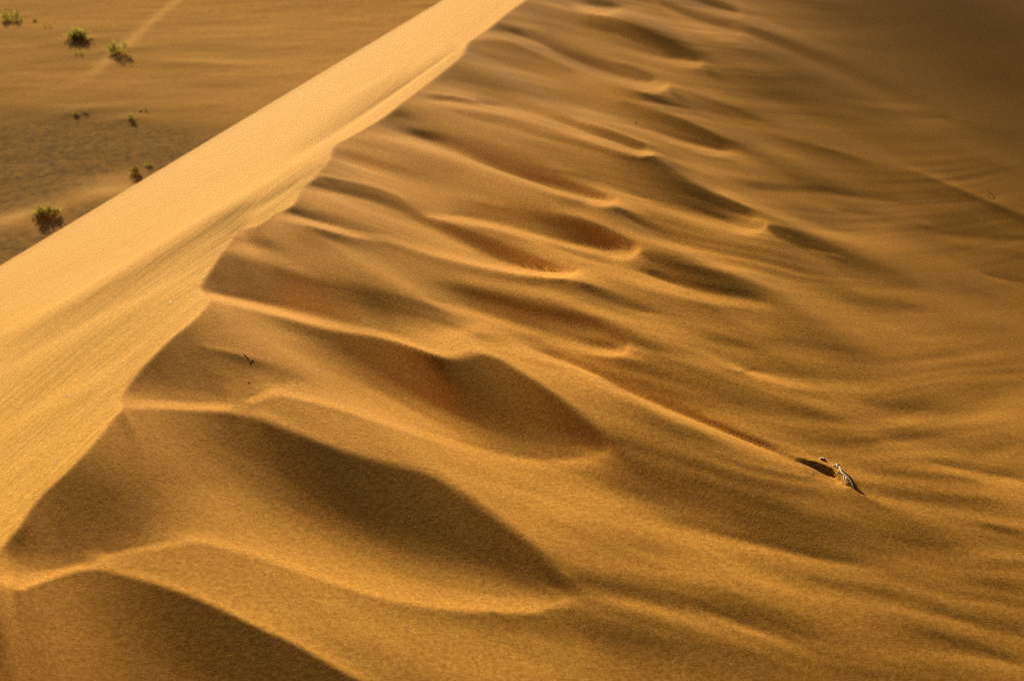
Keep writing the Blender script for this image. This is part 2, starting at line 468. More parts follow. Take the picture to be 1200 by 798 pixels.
def windward(X, Y, q, t):
    qc = np.interp(t, tg, qs); zc = np.interp(t, tg, zs)
    d = q-qc
    s = 0.10+0.13*smooth01((d-.8)/6.0)
    # integrate the growing steepness
    dd = np.clip(d, 0, None)
    z = zc-WS*d-0.13*np.where(dd > .8, (np.clip(dd-.8, 0, 6)**3/36-np.clip(dd-.8, 0, 6)**4/432)+np.clip(dd-6.8, 0, None), 0)
    return z

# crest segments for distances
seg_a = cr[:-1, :2]; seg_b = cr[1:, :2]
def crest_info(X, Y):
    """signed distance to the crest (+ windward) and the crest height nearby"""
    P = np.stack([X.ravel(), Y.ravel()], -1).astype(np.float32)
    n = len(P); D = np.empty(n, np.float32); Zn = np.empty(n, np.float32); PX = np.empty(n, np.float32); PY = np.empty(n, np.float32)
    a = seg_a.astype(np.float32); ab = (seg_b-seg_a).astype(np.float32); L2 = (ab**2).sum(1)
    za = cr[:-1, 2].astype(np.float32); dz = (cr[1:, 2]-cr[:-1, 2]).astype(np.float32)
    Ls = np.sqrt(L2)
    for i in range(0, n, 20000):
        p = P[i:i+20000]
        apx = p[:, :1]-a[None, :, 0]; apy = p[:, 1:]-a[None, :, 1]
        u = np.clip((apx*ab[:, 0]+apy*ab[:, 1])/L2, 0, 1)
        rx = apx-u*ab[:, 0]; ry = apy-u*ab[:, 1]
        d2 = rx*rx+ry*ry
        cr_ = (ab[:, 0]*apy-ab[:, 1]*apx)/Ls
        k = (d2*(1+1e-4)-1e-4*cr_*cr_).argmin(1); r = np.arange(len(p))      # ties at corners go to the segment seen squarest
        s = -(ab[k, 0]*apy[r, k]-ab[k, 1]*apx[r, k])
        # the crest list runs from far to near, so windward lies on its left-hand side
        D[i:i+20000] = np.sqrt(d2[r, k])*np.where(s > 0, -1, 1)
        uu = u[r, k]; Zn[i:i+20000] = za[k]+uu*dz[k]
        PX[i:i+20000] = a[k, 0]+uu*ab[k, 0]; PY[i:i+20000] = a[k, 1]+uu*ab[k, 1]
    return D.reshape(X.shape), Zn.reshape(X.shape), PX.reshape(X.shape), PY.reshape(X.shape)

# ------------------------------------------------------------------ tone chart of the windward slope
STEP = 2.0; MX0, MY0, MX1, MY1 = -150, -120, 1350, 960
def diffuse(S, W, lo=8):
    h, w = S.shape
    if min(h, w) <= lo:
        base = np.full((h, w), (S.sum()/max(W.sum(), 1e-6)))
    else:
        h2, w2 = (h+1)//2, (w+1)//2
        P = np.zeros((h2*2, w2*2)); Q = P.copy(); P[:h, :w] = S; Q[:h, :w] = W
        S2 = P.reshape(h2, 2, w2, 2).sum((1, 3)); W2 = Q.reshape(h2, 2, w2, 2).sum((1, 3))
        sc = 1/np.maximum(W2, 1)
        b = diffuse(S2*sc, W2*sc, lo)
        base = np.repeat(np.repeat(b, 2, 0), 2, 1)[:h, :w]
    C = np.where(W > 0, S/np.maximum(W, 1e-6), 0); m = np.minimum(W, 1.)
    v = base
    for it in range(90):
        q = np.pad(v, 3, mode='edge')
        n4 = (q[2:-4, 3:-3]+q[4:-2, 3:-3]+q[3:-3, 2:-4]+q[3:-3, 4:-2])/4
        al = (q[2:-4, :-6]+q[4:-2, 6:])/2          # along the streaks, down to the right
        avg = .68*n4+.32*al
        v = (avg*.25+m*C*3)/(.25+m*3)
    return v
def tone_chart(notes, gain=1.0, rip=0.0):
    w = int((MX1-MX0)/STEP)+1; h = int((MY1-MY0)/STEP)+1
    S = np.zeros((h, w)); W = np.zeros((h, w))
    for ln in notes.strip().splitlines():
        p = spline([float(s) for s in ln.split()], 3, 1.5)
        n = len(p); i = np.arange(n)
        end = np.clip(np.minimum(i, n-1-i)*1.5/9.0, 0.05, 1)
        fx = (p[:, 0]-MX0)/STEP; fy = (p[:, 1]-MY0)/STEP
        ix = np.floor(fx).astype(int); iy = np.floor(fy).astype(int)
        for dx in (0, 1):
            for dy in (0, 1):
                wt = (1-abs(fx-ix-dx))*(1-abs(fy-iy-dy))*.7*end
                Xc = np.clip(ix+dx, 0, w-1); Yc = np.clip(iy+dy, 0, h-1)
                np.add.at(S, (Yc, Xc), wt*p[:, 2]); np.add.at(W, (Yc, Xc), wt)
    C = diffuse(S, W)
    def blur(a, sg):
        n = int(3*sg); k = np.exp(-.5*(np.arange(-n, n+1)/sg)**2); k /= k.sum()
        p = np.pad(a, n, mode='edge')
        p = sum(k[i]*p[i:i+a.shape[0]] for i in range(2*n+1)); return sum(k[i]*p[:, i:i+a.shape[1]] for i in range(2*n+1))
    low = blur(C, 20)
    gyy = np.arange(h)[:, None]*STEP+MY0
    gxx = np.arange(w)[None, :]*STEP+MX0
    far = 1-smooth01((gyy-330)/200); east = smooth01((gxx-720)/160)
    C = low+gain*(1+.18*far)*(C-low)+(.20+.20*far+.3*east)*(C-blur(C, 2.5))
    # sand breaks sharply at lips: steepen the strong tone edges, leave the gentle ones alone
    for _ in range(3):
        Cs = blur(C, 1.3)
        gy_, gx_ = np.gradient(Cs)
        q = np.pad(Cs, 1, mode='edge')
        gm = np.hypot(gx_, gy_)
        # second derivative along the gradient
        gyy2, gyx2 = np.gradient(gy_); gxy2, gxx2 = np.gradient(gx_)
        dn = (gx_*gx_*gxx2+2*gx_*gy_*gxy2+gy_*gy_*gyy2)/(gm*gm+1e-8)
        C = C-.30*np.tanh(dn/.004)*gm*smooth01((gm-.003)/.010)
    if rip:
        gy, gx = np.mgrid[0:h, 0:w]; gx = gx*STEP+MX0; gy = gy*STEP+MY0
        lon = np.clip(gx, 300, 1350)
        c = gy-(.44*lon-.00014*lon*lon)+.0005*np.maximum(gx-900, 0)**2*smooth01((640-gy)/160)+14*fbm(gx/160, gy/90, 2)
        sc = .55+.75*np.clip(gy/800, 0, 1)                # drift lines look wider nearer the eye
        r = .55-1.5*np.abs(noise(c/(13*sc)+3, gx/190))-1.3*np.abs(noise(c/(7.5*sc)+11, gx/150))+.13+.55*noise(c/(4.6*sc)+11, gx/90)+.25*noise(c/(28*sc), gx/260)
        wg = np.clip(.25+smooth01((gx-380+.5*(400-gy))/300), 0, 1)*(.35+1.3*smooth01(.5+1.6*fbm(gx/140+5, gy/90, 2)))
        wg = wg*(1-.8*smooth01((gx-850)/250)*smooth01((260-gy)/160))
        C = C+rip*wg*(r-.15)*np.clip(C/.42, .4, 1.1)
    return np.maximum(C, .03)
CHART = tone_chart(TONES, 1.05, .07); LEE_CHART = tone_chart(LEE_TONES, .85)
def tone_at(px, py, CHART=CHART):
    fx = np.clip((px-MX0)/STEP, 0, CHART.shape[1]-1.001); fy = np.clip((py-MY0)/STEP, 0, CHART.shape[0]-1.001)
    ix = fx.astype(int); iy = fy.astype(int); u = fx-ix; v = fy-iy
    return (CHART[iy, ix]*(1-u)*(1-v)+CHART[iy, ix+1]*u*(1-v)+CHART[iy+1, ix]*(1-u)*v+CHART[iy+1, ix+1]*u*v)

# ------------------------------------------------------------------ relief of the slope from its tones
DT, DV = 0.00195, 0.0031
TH = np.arange(-0.62, 0.62+1e-6, DT); VV = np.arange(math.log(1.0), math.log(34.0), DV)
print('grid', len(TH), len(VV))
LUMA_K = 0.85            # np.maximum(tone, .02)**2.2 = LUMA_K*(n.l) + LUMA_A
LUMA_A = 0.018
LAM = 0.06
STREAK_AZ = R(128.0)     # the drift tails run this way over the slope

class Level:
    def __init__(self, th, vv):
        self.th, self.vv = th, vv
        self.dt = th[1]-th[0]; self.dv = vv[1]-vv[0]
        self.T, self.V = np.meshgrid(th, vv)
        self.r = np.exp(self.V); self.X = self.r*np.sin(self.T); self.Y = self.r*np.cos(self.T)
        self.q, self.t = qt(self.X, self.Y)
        self.D, self.Zn, self.PX, self.PY = crest_info(self.X, self.Y)
        W = windward(self.X, self.Y, self.q, self.t)
        qc = np.interp(self.t, tg, qs); zc = np.interp(self.t, tg, zs)
        self.W = W
        self.fix = np.where(self.D > 0, self.Zn-WS*self.D-W, 0).astype(np.float32)      # puts the slope exactly on the crest line
        self.L = lee(self.q, self.t)
        self.wind = self.D > 0
        # cell-centred operator coefficients
        tc = .5*(self.T[:-1, :-1]+self.T[1:, 1:]); rc = np.exp(.5*(self.V[:-1, :-1]+self.V[1:, 1:]))
        self.rc = rc
        def co(az): return (np.cos(az-tc)/(2*self.dv)).astype(np.float32), (np.sin(az-tc)/(2*self.dt)).astype(np.float32)
        self.s = co(R(SUN_AZ)); self.u = co(STREAK_AZ)
        self.c = co(AL); 
        self.n = co(R(SUN_AZ)+math.pi/2)
        tc = .5*(self.T[:-1, :-1]+self.T[1:, 1:]); rc = np.exp(.5*(self.V[:-1, :-1]+self.V[1:, 1:]))
        w = self.wind
        self.cross = ~((w[1:, 1:] == w[:-1, :-1]) & (w[1:, :-1] == w[:-1, 1:]) & (w[1:, 1:] == w[1:, :-1]))
        self.windc = w[:-1, :-1]
        self.mask = (~self.cross).astype(np.float32)
        f = np.ones(w.shape, np.float32)
        for a, b in ((slice(1, None), slice(1, None)), (slice(None, -1), slice(None, -1)), (slice(1, None), slice(None, -1)), (slice(None, -1), slice(1, None))):
            f[a, b] *= self.mask
        f[(~w) & (self.q < QB+.15)] = 0
        self.free = f
        self.base = np.where(w, self.W, self.L)
        boost = 1+3.5*smooth01((tc-.14)/.08)*smooth01((rc-5)/1.5)
        self.lamc = (self.mask*np.where(self.windc, LAM, 0)*boost).astype(np.float32); self.lamd = self.mask*np.where(self.windc, 0, .3).astype(np.float32)
    def d(self, c, h):
        a, b = c
        return a*(h[1:, :-1]+h[1:, 1:]-h[:-1, :-1]-h[:-1, 1:])+b*(h[:-1, 1:]+h[1:, 1:]-h[:-1, :-1]-h[1:, :-1])
    def dT(self, c, g):
        a, b = c; out = np.zeros(self.T.shape, np.float32)
        ag = a*g; bg = b*g
        out[1:, :-1] += ag-bg; out[1:, 1:] += ag+bg; out[:-1, :-1] -= ag+bg; out[:-1, 1:] += bg-ag
        return out
    def lapl(self, h):
        q = np.pad(h, 1, mode='edge')
        return 4*h-q[:-2, 1:-1]-q[2:, 1:-1]-q[1:-1, :-2]-q[1:-1, 2:]
    def A(self, h):
        return self.free*(self.dT(self.s, self.mask*self.d(self.s, h))+self.dT(self.u, self.lamc*self.d(self.u, h))+self.dT(self.c, self.lamd*self.d(self.c, h))+EPS*h+SMO*self.lapl(self.lapl(h)))
    def solve(self, g, h, its):
        # area-weighted: residual = r*(h_s - g)
        b = self.free*self.dT(self.s, (self.mask*self.rc*g).astype(np.float32))
        x = np.where(self.free > 0, h, self.fix).astype(np.float32)
        # unknown stays in metres; weights scale with 1/r via log-polar derivatives
        r = b-self.A(x); p = r.copy(); rs = float((r*r).sum()); r0 = rs
        for i in range(its):
            Ap = self.A(p); al = rs/float((p*Ap).sum()+1e-20)
            x += al*p; r -= al*Ap; rn = float((r*r).sum())
            if rn < 1e-7*r0: break
            p = r+(rn/rs)*p; rs = rn
        return x
    def phys(self, c, z): return self.d(c, z)/self.rc
    def height(self, h): return self.base+h
    def wanted(self, h):
        Z = (self.base+h)
        px, py = project(self.X, self.Y, Z)
        px = .25*(px[:-1, :-1]+px[1:, :-1]+px[:-1, 1:]+px[1:, 1:]); py = .25*(py[:-1, :-1]+py[1:, :-1]+py[:-1, 1:]+py[1:, 1:])
        tone = np.where(self.windc, tone_at(px, py), tone_at(px, py, LEE_CHART)-.035)
        nl = np.maximum((np.maximum(tone, .02)**2.2-LUMA_A)/LUMA_K, 0.034)
        zs_ = self.phys(self.s, Z); zn = self.phys(self.n, Z)
        se, ce = math.sin(R(SUN_EL)), math.cos(R(SUN_EL))
        want = (se-nl*np.sqrt(1+zs_**2+zn**2))/ce          # slope towards the sun that gives this tone
        g = want-self.phys(self.s, self.base)
        g = np.where(self.windc, g, g*smooth01((self.q[1:, 1:]-QB-.1)/.4))
        # outside the surveyed part the relief fades out
        m = smooth01((px+140)/110)*smooth01((1340-px)/110)*smooth01((py+115)/90)*smooth01((950-py)/110)
        return np.clip(g*m, -.42, .42)
EPS, SMO = 0.004, 0.03
def up2(h, lo, hi):
    """bilinear transfer between two log-polar levels"""
    fx = np.clip((hi.th-lo.th[0])/lo.dt, 0, len(lo.th)-1.001); fy = np.clip((hi.vv-lo.vv[0])/lo.dv, 0, len(lo.vv)-1.001)
    ix = fx.astype(int); iy = fy.astype(int); u = (fx-ix)[None, :]; v = (fy-iy)[:, None]
    return h[np.ix_(iy, ix)]*(1-u)*(1-v)+h[np.ix_(iy, ix+1)]*u*(1-v)+h[np.ix_(iy+1, ix)]*(1-u)*v+h[np.ix_(iy+1, ix+1)]*u*v
lev = None; h = None
for st, outer, its in ((8, 10, 120), (4, 10, 90), (2, 10, 80), (1, 3, 60)):
    L = Level(np.linspace(TH[0], TH[-1], (len(TH)-1)//st+1), np.linspace(VV[0], VV[-1], (len(VV)-1)//st+1))
    h = up2(h, lev, L) if lev is not None else np.zeros(L.T.shape)
    for k in range(outer):
        hn = L.solve(L.wanted(h), h, its)
        h = hn if k == 0 and st == 8 else .35*h+.65*hn
    lev = L
    print('level', st, L.T.shape, 'relief', h.min(), h.max(), 't=%.1f' % (time.time()-T0))
RELIEF, FINE = h, lev

def dune_height(X, Y):
    """height and windward mask anywhere (used outside the finely surveyed wedge)"""
    q, t = qt(X, Y)
    D, Zn, _a, _b = crest_info(X, Y)
    W = windward(X, Y, q, t)
    W = W+(Zn-WS*D-W)*np.exp(-np.maximum(D, 0)/0.3)
    su, cu = math.sin(STREAK_AZ), math.cos(STREAK_AZ)
    a = X*su+Y*cu; b = X*cu-Y*su
    rip = .05*fbm(a*.45, b*2.2, 3)
    px, py = project(X, Y, W)
    m = smooth01((px+140)/110)*smooth01((1340-px)/110)*smooth01((py+115)/90)*smooth01((950-py)/110)*(Y > .2)
    W = W+rip*(1-m)*smooth01(D/.4)
    return np.where(D > 0, W, lee(q, t))

def new_mesh(name, verts, faces, smooth=True, mat=None):
    me = bpy.data.meshes.new(name)
    verts = np.asarray(verts, np.float32); faces = np.asarray(faces, np.int32)
    n = faces.shape[1]
    me.vertices.add(len(verts)); me.vertices.foreach_set('co', verts.ravel())
    me.loops.add(faces.size); me.loops.foreach_set('vertex_index', faces.ravel())
    me.polygons.add(len(faces)); me.polygons.foreach_set('loop_start', np.arange(0, faces.size, n, dtype=np.int32))
    me.update(calc_edges=True)
    if smooth: me.polygons.foreach_set('use_smooth', np.ones(len(faces), bool))
    if mat: me.materials.append(mat)
    return me
def link(name, me, parent=None, **props):
    o = bpy.data.objects.new(name, me); COL.objects.link(o)
    if parent: o.parent = parent
    for k, v in props.items(): o[k] = v
    return o

# ------------------------------------------------------------------ materials
def principled(name, rough=.9, spec=.1):
    m = bpy.data.materials.new(name); m.use_nodes = True
    nt = m.node_tree; b = nt.nodes['Principled BSDF']
    b.inputs['Roughness'].default_value = rough
    b.inputs['Specular IOR Level'].default_value = spec
    return m, nt, b
def node(nt, kind, **kw):
    n = nt.nodes.new(kind)
    for k, v in kw.items():
        if k in n.inputs: n.inputs[k].default_value = v
        else: setattr(n, k, v)
    return n
def mix_rgb(nt, fac, a, b, blend='MIX'):
    n = nt.nodes.new('ShaderNodeMix'); n.data_type = 'RGBA'; n.blend_type = blend
    for i, v in ((0, fac), (6, a), (7, b)):
        if hasattr(v, 'default_value') or isinstance(v, bpy.types.NodeSocket): nt.links.new(v, n.inputs[i])
        else: n.inputs[i].default_value = v if i == 0 else (*v, 1)
    return n.outputs[2]

def sand_material():
    m, nt, b = principled('sand', .95, .04)
    geo = node(nt, 'ShaderNodeNewGeometry')
    pos = geo.outputs['Position']
    grain = node(nt, 'ShaderNodeTexNoise', Scale=75.0, Detail=4.0, Roughness=.95); nt.links.new(pos, grain.inputs['Vector'])
    coarse = node(nt, 'ShaderNodeTexNoise', Scale=110.0, Detail=2.0, Roughness=.6); nt.links.new(pos, coarse.inputs['Vector'])
    patch = node(nt, 'ShaderNodeTexNoise', Scale=1.3, Detail=3.0); nt.links.new(pos, patch.inputs['Vector'])
    r1 = node(nt, 'ShaderNodeMapRange'); r1.inputs[1].default_value = .37; r1.inputs[2].default_value = .63; nt.links.new(grain.outputs['Fac'], r1.inputs[0])
    c = mix_rgb(nt, r1.outputs[0], SAND_DARK, SAND_LIGHT)
    r2 = node(nt, 'ShaderNodeMapRange'); r2.inputs[1].default_value = .35; r2.inputs[2].default_value = .65; r2.inputs[3].default_value = 0; r2.inputs[4].default_value = .35; nt.links.new(coarse.outputs['Fac'], r2.inputs[0])
    c = mix_rgb(nt, r2.outputs[0], c, SAND_RUST)
    r3 = node(nt, 'ShaderNodeMapRange'); r3.inputs[1].default_value = .4; r3.inputs[2].default_value = .7; r3.inputs[3].default_value = 0; r3.inputs[4].default_value = .18; nt.links.new(patch.outputs['Fac'], r3.inputs[0])
    c = mix_rgb(nt, r3.outputs[0], c, SAND_RUST)
    lee_a = node(nt, 'ShaderNodeAttribute', attribute_name='slip_face')
    tint = mix_rgb(nt, 1.0, c, (.95, 1.03, .90), 'MULTIPLY')      # the grain-flow sand of the slip face is a touch yellower
    c = mix_rgb(nt, lee_a.outputs['Fac'], c, tint)
    nt.links.new(c, b.inputs['Base Color'])
    # wind striations along the drift tails, and grain relief
    mp = node(nt, 'ShaderNodeMapping'); mp.inputs['Rotation'].default_value = (0, 0, STREAK_AZ-math.pi/2)
    nt.links.new(pos, mp.inputs['Vector'])
    mp2 = node(nt, 'ShaderNodeMapping'); mp2.inputs['Scale'].default_value = (3.0, 30.0, 3.0); nt.links.new(mp.outputs[0], mp2.inputs['Vector'])
    st = node(nt, 'ShaderNodeTexNoise', Scale=1.0, Detail=3.0, Roughness=.55); nt.links.new(mp2.outputs[0], st.inputs['Vector'])
    mq = node(nt, 'ShaderNodeMapping'); mq.inputs['Rotation'].default_value = (0, 0, AL); nt.links.new(pos, mq.inputs['Vector'])
    mq2 = node(nt, 'ShaderNodeMapping'); mq2.inputs['Scale'].default_value = (9.0, .35, 1.0); nt.links.new(mq.outputs[0], mq2.inputs['Vector'])
    sq = node(nt, 'ShaderNodeTexNoise', Scale=1.0, Detail=4.0, Roughness=.6); nt.links.new(mq2.outputs[0], sq.inputs['Vector'])
    h1 = node(nt, 'ShaderNodeBump', Strength=1.0, Distance=STRIA); nt.links.new(st.outputs['Fac'], h1.inputs['Height'])
    h2 = node(nt, 'ShaderNodeBump', Strength=1.0, Distance=STRIA_LEE); nt.links.new(sq.outputs['Fac'], h2.inputs['Height'])
    bs = node(nt, 'ShaderNodeMix'); bs.data_type = 'VECTOR'
    nt.links.new(lee_a.outputs['Fac'], bs.inputs[0]); nt.links.new(h1.outputs['Normal'], bs.inputs[4]); nt.links.new(h2.outputs['Normal'], bs.inputs[5])
    bg_ = node(nt, 'ShaderNodeBump', Strength=1.0, Distance=GRAIN); nt.links.new(grain.outputs['Fac'], bg_.inputs['Height']); nt.links.new(bs.outputs[1], bg_.inputs['Normal'])
    nt.links.new(bg_.outputs['Normal'], b.inputs['Normal'])
    return m
SAND_DARK = (.44, .205, .034); SAND_LIGHT = (.84, .455, .090); SAND_RUST = (.52, .215, .034)
STRIA, STRIA_LEE, GRAIN = .0006, .011, .0007
SAND = sand_material()

# ------------------------------------------------------------------ the dune: one sheet, fine where the picture looks
th_out = TH[-1]+np.geomspace(.006, math.pi-TH[-1]-.02, 60)
th_in = -th_out[::-1]
th_all = np.concatenate([th_in, FINE.th, th_out])
vo1 = math.log(.06)+np.linspace(0, 1, 40, endpoint=False)*(FINE.vv[0]-math.log(.06))
vo2 = FINE.vv[-1]+np.geomspace(.008, math.log(700)-FINE.vv[-1], 90)
v_all = np.concatenate([vo1, FINE.vv, vo2])
Tm, Vm = np.meshgrid(th_all, v_all); rm = np.exp(Vm)
Xm, Ym = rm*np.sin(Tm), rm*np.cos(Tm)
Zm = np.empty(Xm.shape)
i0, i1 = len(vo1), len(vo1)+len(FINE.vv); j0, j1 = len(th_in), len(th_in)+len(FINE.th)
for sl in ((slice(0, i0), slice(None)), (slice(i1, None), slice(None)), (slice(i0, i1), slice(0, j0)), (slice(i0, i1), slice(j1, None))):
    Zm[sl] = dune_height(Xm[sl], Ym[sl])
# the relief runs out smoothly past the edge of the surveyed wedge
jj = np.clip(np.round((Tm-FINE.th[0])/FINE.dt).astype(int), 0, len(FINE.th)-1); ii = np.clip(np.round((Vm-FINE.vv[0])/FINE.dv).astype(int), 0, len(FINE.vv)-1)
gap = np.hypot(np.clip(np.abs(Tm)-FINE.th[-1], 0, None), np.clip(np.maximum(FINE.vv[0]-Vm, Vm-FINE.vv[-1]), 0, None))
side, _zn, nrx, nry = crest_info(Xm, Ym)
Zm += np.where((side > 0), RELIEF[ii, jj]*np.exp(-(gap/.45)**2), 0)
base = FINE.height(RELIEF)
# wind-scoured hollow on the near side of the half-buried twig: sharp lip above, floor rising back to the slope
def on_slope(px, py):
    k = np.unravel_index(((PXF-px)**2+(PYF-py)**2+np.where(FINE.wind, 0, 1e7)).argmin(), PXF.shape)
    return np.array([FINE.X[k], FINE.Y[k], base[k]])
# the crest edge is rounded over about a finger's width
wgt = np.exp(-(FINE.D/(.0065*FINE.r))**2)
sm_ = base.copy()
for _ in range(1):
    q_ = np.pad(sm_, 1, mode='edge')
    sm_ = (4*q_[1:-1, 1:-1]+2*(q_[:-2, 1:-1]+q_[2:, 1:-1]+q_[1:-1, :-2]+q_[1:-1, 2:])+q_[:-2, :-2]+q_[2:, 2:]+q_[:-2, 2:]+q_[2:, :-2])/16
base = base*(1-wgt)+sm_*wgt
PXF, PYF = project(FINE.X, FINE.Y, base)
lip = np.array([on_slope(*p)[:2] for p in ((785, 476), (820, 488), (855, 503), (890, 518), (915, 529), (932, 537), (948, 541), (962, 545), (976, 551), (988, 560), (1000, 571))])
dep = np.array([0, .002, .0035, .004, .004, .005, .009, .013, .016, .012, .0])
wid = np.array([.018, .020, .022, .022, .022, .024, .034, .048, .055, .044, .03])
best = np.full(FINE.X.shape, 1e9); sd = np.zeros(FINE.X.shape); dp = np.zeros(FINE.X.shape); wd_ = np.full(FINE.X.shape, .05)
for a, c, da, dc, wa, wc in zip(lip[:-1], lip[1:], dep[:-1], dep[1:], wid[:-1], wid[1:]):
    v = c-a; u = np.clip(((FINE.X-a[0])*v[0]+(FINE.Y-a[1])*v[1])/(v@v), 0, 1)
    dx, dy = FINE.X-a[0]-u*v[0], FINE.Y-a[1]-u*v[1]; dd = np.hypot(dx, dy)
    s_ = np.sign(v[0]*(FINE.Y-a[1])-v[1]*(FINE.X-a[0])); m_ = dd < best
    best[m_] = dd[m_]; sd[m_] = -s_[m_]; dp[m_] = (da+u*(dc-da))[m_]; wd_[m_] = (wa+u*(wc-wa))[m_]
near = best*sd                                 # + on the near side of the lip
base = base-dp*smooth01((near+.002)/.010)*np.exp(-(np.maximum(near, 0)/wd_)**2)+dp*.30*np.exp(-((near+.012)/.018)**2)
# generic drift relief outside the surveyed wedge, same rule as dune_height
px, py = project(FINE.X, FINE.Y, FINE.W)
mm = smooth01((px+140)/110)*smooth01((1340-px)/110)*smooth01((py+115)/90)*smooth01((950-py)/110)
su, cu = math.sin(STREAK_AZ), math.cos(STREAK_AZ)
rip = .05*fbm((FINE.X*su+FINE.Y*cu)*.45, (FINE.X*cu-FINE.Y*su)*2.2, 3)
Zm[i0:i1, j0:j1] = base+np.where(FINE.wind, rip*(1-mm)*smooth01(FINE.D/.4), 0)
# vertices beside the crest are drawn onto it, so the edge runs clean
snap = np.abs(side) < -1
snap[:i0] = False; snap[i1:] = False; snap[:, :j0] = False; snap[:, j1:] = False
Xm = np.where(snap, nrx, Xm); Ym = np.where(snap, nry, Ym); Zm = np.where(snap, _zn, Zm)
nv, nt_ = Zm.shape
verts = np.stack([Xm, Ym, Zm], -1).reshape(-1, 3)
ctr = len(verts); verts = np.vstack([verts, [[0, 0, float(Zm[0].mean())]]])
I, J = np.meshgrid(np.arange(nv-1), np.arange(nt_), indexing='ij'); J2 = (J+1) % nt_
quads = np.stack([I*nt_+J, I*nt_+J2, (I+1)*nt_+J2, (I+1)*nt_+J], -1).reshape(-1, 4)
keep = (verts[quads, 2] > FLOOR-1.5).any(1)
quads = quads[keep]
dune = new_mesh('sand_dune', verts, quads, True, SAND)
at = dune.attributes.new('slip_face', 'FLOAT', 'POINT'); at.data.foreach_set('value', np.append((side <= 0).ravel(), 0).astype(np.float32))
dune_o = link('sand_dune', dune, kind='structure')
dune_o.cycles.shadow_terminator_offset = .12
dune_o.cycles.shadow_terminator_geometry_offset = .3
print('dune faces', len(quads), 't=%.1f' % (time.time()-T0))
# ------------------------------------------------------------------ desert floor far below the slip face
def floor_hit(px, py):
    d = ray(px, py); k = (EYE-FLOOR)/-d[2]; return np.array([d[0]*k, d[1]*k])
def mesh_axis(fine0, fine1, step, far):
    n = int((fine1-fine0)/step)
    g = np.geomspace(step, far, 40)
    return np.concatenate([fine0-g[::-1], np.linspace(fine0, fine1, n), fine1+g])
fx = mesh_axis(-75, 12, .30, 6000); fy = mesh_axis(18, 110, .30, 6000)
FX, FY = np.meshgrid(fx, fy)
def floor_z(X, Y):
    z = .30*fbm(X*.03+5, Y*.03+9, 3)+.05*fbm(X*.3, Y*.5+3, 3)
    # old wheel-wide berm of soft sand running away to the right
    w = np.minimum(np.hypot(X-0, 0)*0+1, 1)
    z = z+.10*np.exp(-(berm_d(X, Y)/.55)**2)*berm_on(X, Y)
    for (mx, my), (rx, ry), hh in MOUNDS:
        z = z+.5*hh*np.exp(-((X-mx)/rx)**2-((Y-my)/ry)**2)
    return FLOOR+z*np.exp(-((np.hypot(X, Y))/900)**2)
bA, bB = floor_hit(100, 105), floor_hit(225, -12)
bd = (bB-bA)/np.hypot(*(bB-bA)); bn = np.array([bd[1], -bd[0]])
def berm_d(X, Y): return (X-bA[0])*bn[0]+(Y-bA[1])*bn[1]
def berm_on(X, Y):
    s = (X-bA[0])*bd[0]+(Y-bA[1])*bd[1]
    return smooth01(s/6)
MOUNDS = []
for px_, py_, rx, ry, hh in ((24, 262, 1.0, 1.1, .22), (54, 250, .8, .7, .20), (125, 226, 1.6, 1.3, .20), (155, 205, 1.0, .8, .15), (95, 50, 1.6, 1.6, .22), (137, 62, 1.2, 1.4, .25),
                            (14, 20, 1.3, 1.4, .25), (152, 141, .8, .8, .14), (88, 134, .8, .8, .14), (100, 128, 2.6, .9, .12), (225, 75, 3.5, 1.2, .16)):
    MOUNDS.append((floor_hit(px_, py_), (rx, ry), hh))
FZ = floor_z(FX, FY)
ny, nx = FX.shape
fv = np.stack([FX, FY, FZ], -1).reshape(-1, 3)
A_, B_ = np.meshgrid(np.arange(ny-1), np.arange(nx-1), indexing='ij')
fq = np.stack([A_*nx+B_, A_*nx+B_+1, (A_+1)*nx+B_+1, (A_+1)*nx+B_], -1).reshape(-1, 4)
def blob(px_, py_, rx, ry, rot=0.0):
    c = floor_hit(px_, py_); dx, dy = FX-c[0], FY-c[1]; cr_, sr_ = math.cos(rot), math.sin(rot)
    return np.exp(-((dx*cr_+dy*sr_)/rx)**2-((-dx*sr_+dy*cr_)/ry)**2)
gravel = np.clip(blob(5, 215, 13, 11)*.9+blob(30, 175, 8, 6)*.6+blob(10, 245, 6, 6)*1.0+blob(120, 190, 5, 4)*.7+blob(90, 262, 5, 4)*.9+blob(40, 60, 9, 8)*.3+blob(190, 60, 6, 9)*.25+.5*fbm(FX*.12, FY*.2, 3), 0, 1)
pale = np.clip(blob(22, 262, 1.7, 1.3)*.8+blob(125, 228, 2.0, 1.1, .5)*1.0+blob(150, 210, 1.8, .8)*.5+.75*np.exp(-(berm_d(FX, FY)/.8)**2)*berm_on(FX, FY)*.8+blob(320, 60, 16, 14)*.35, 0, 1)

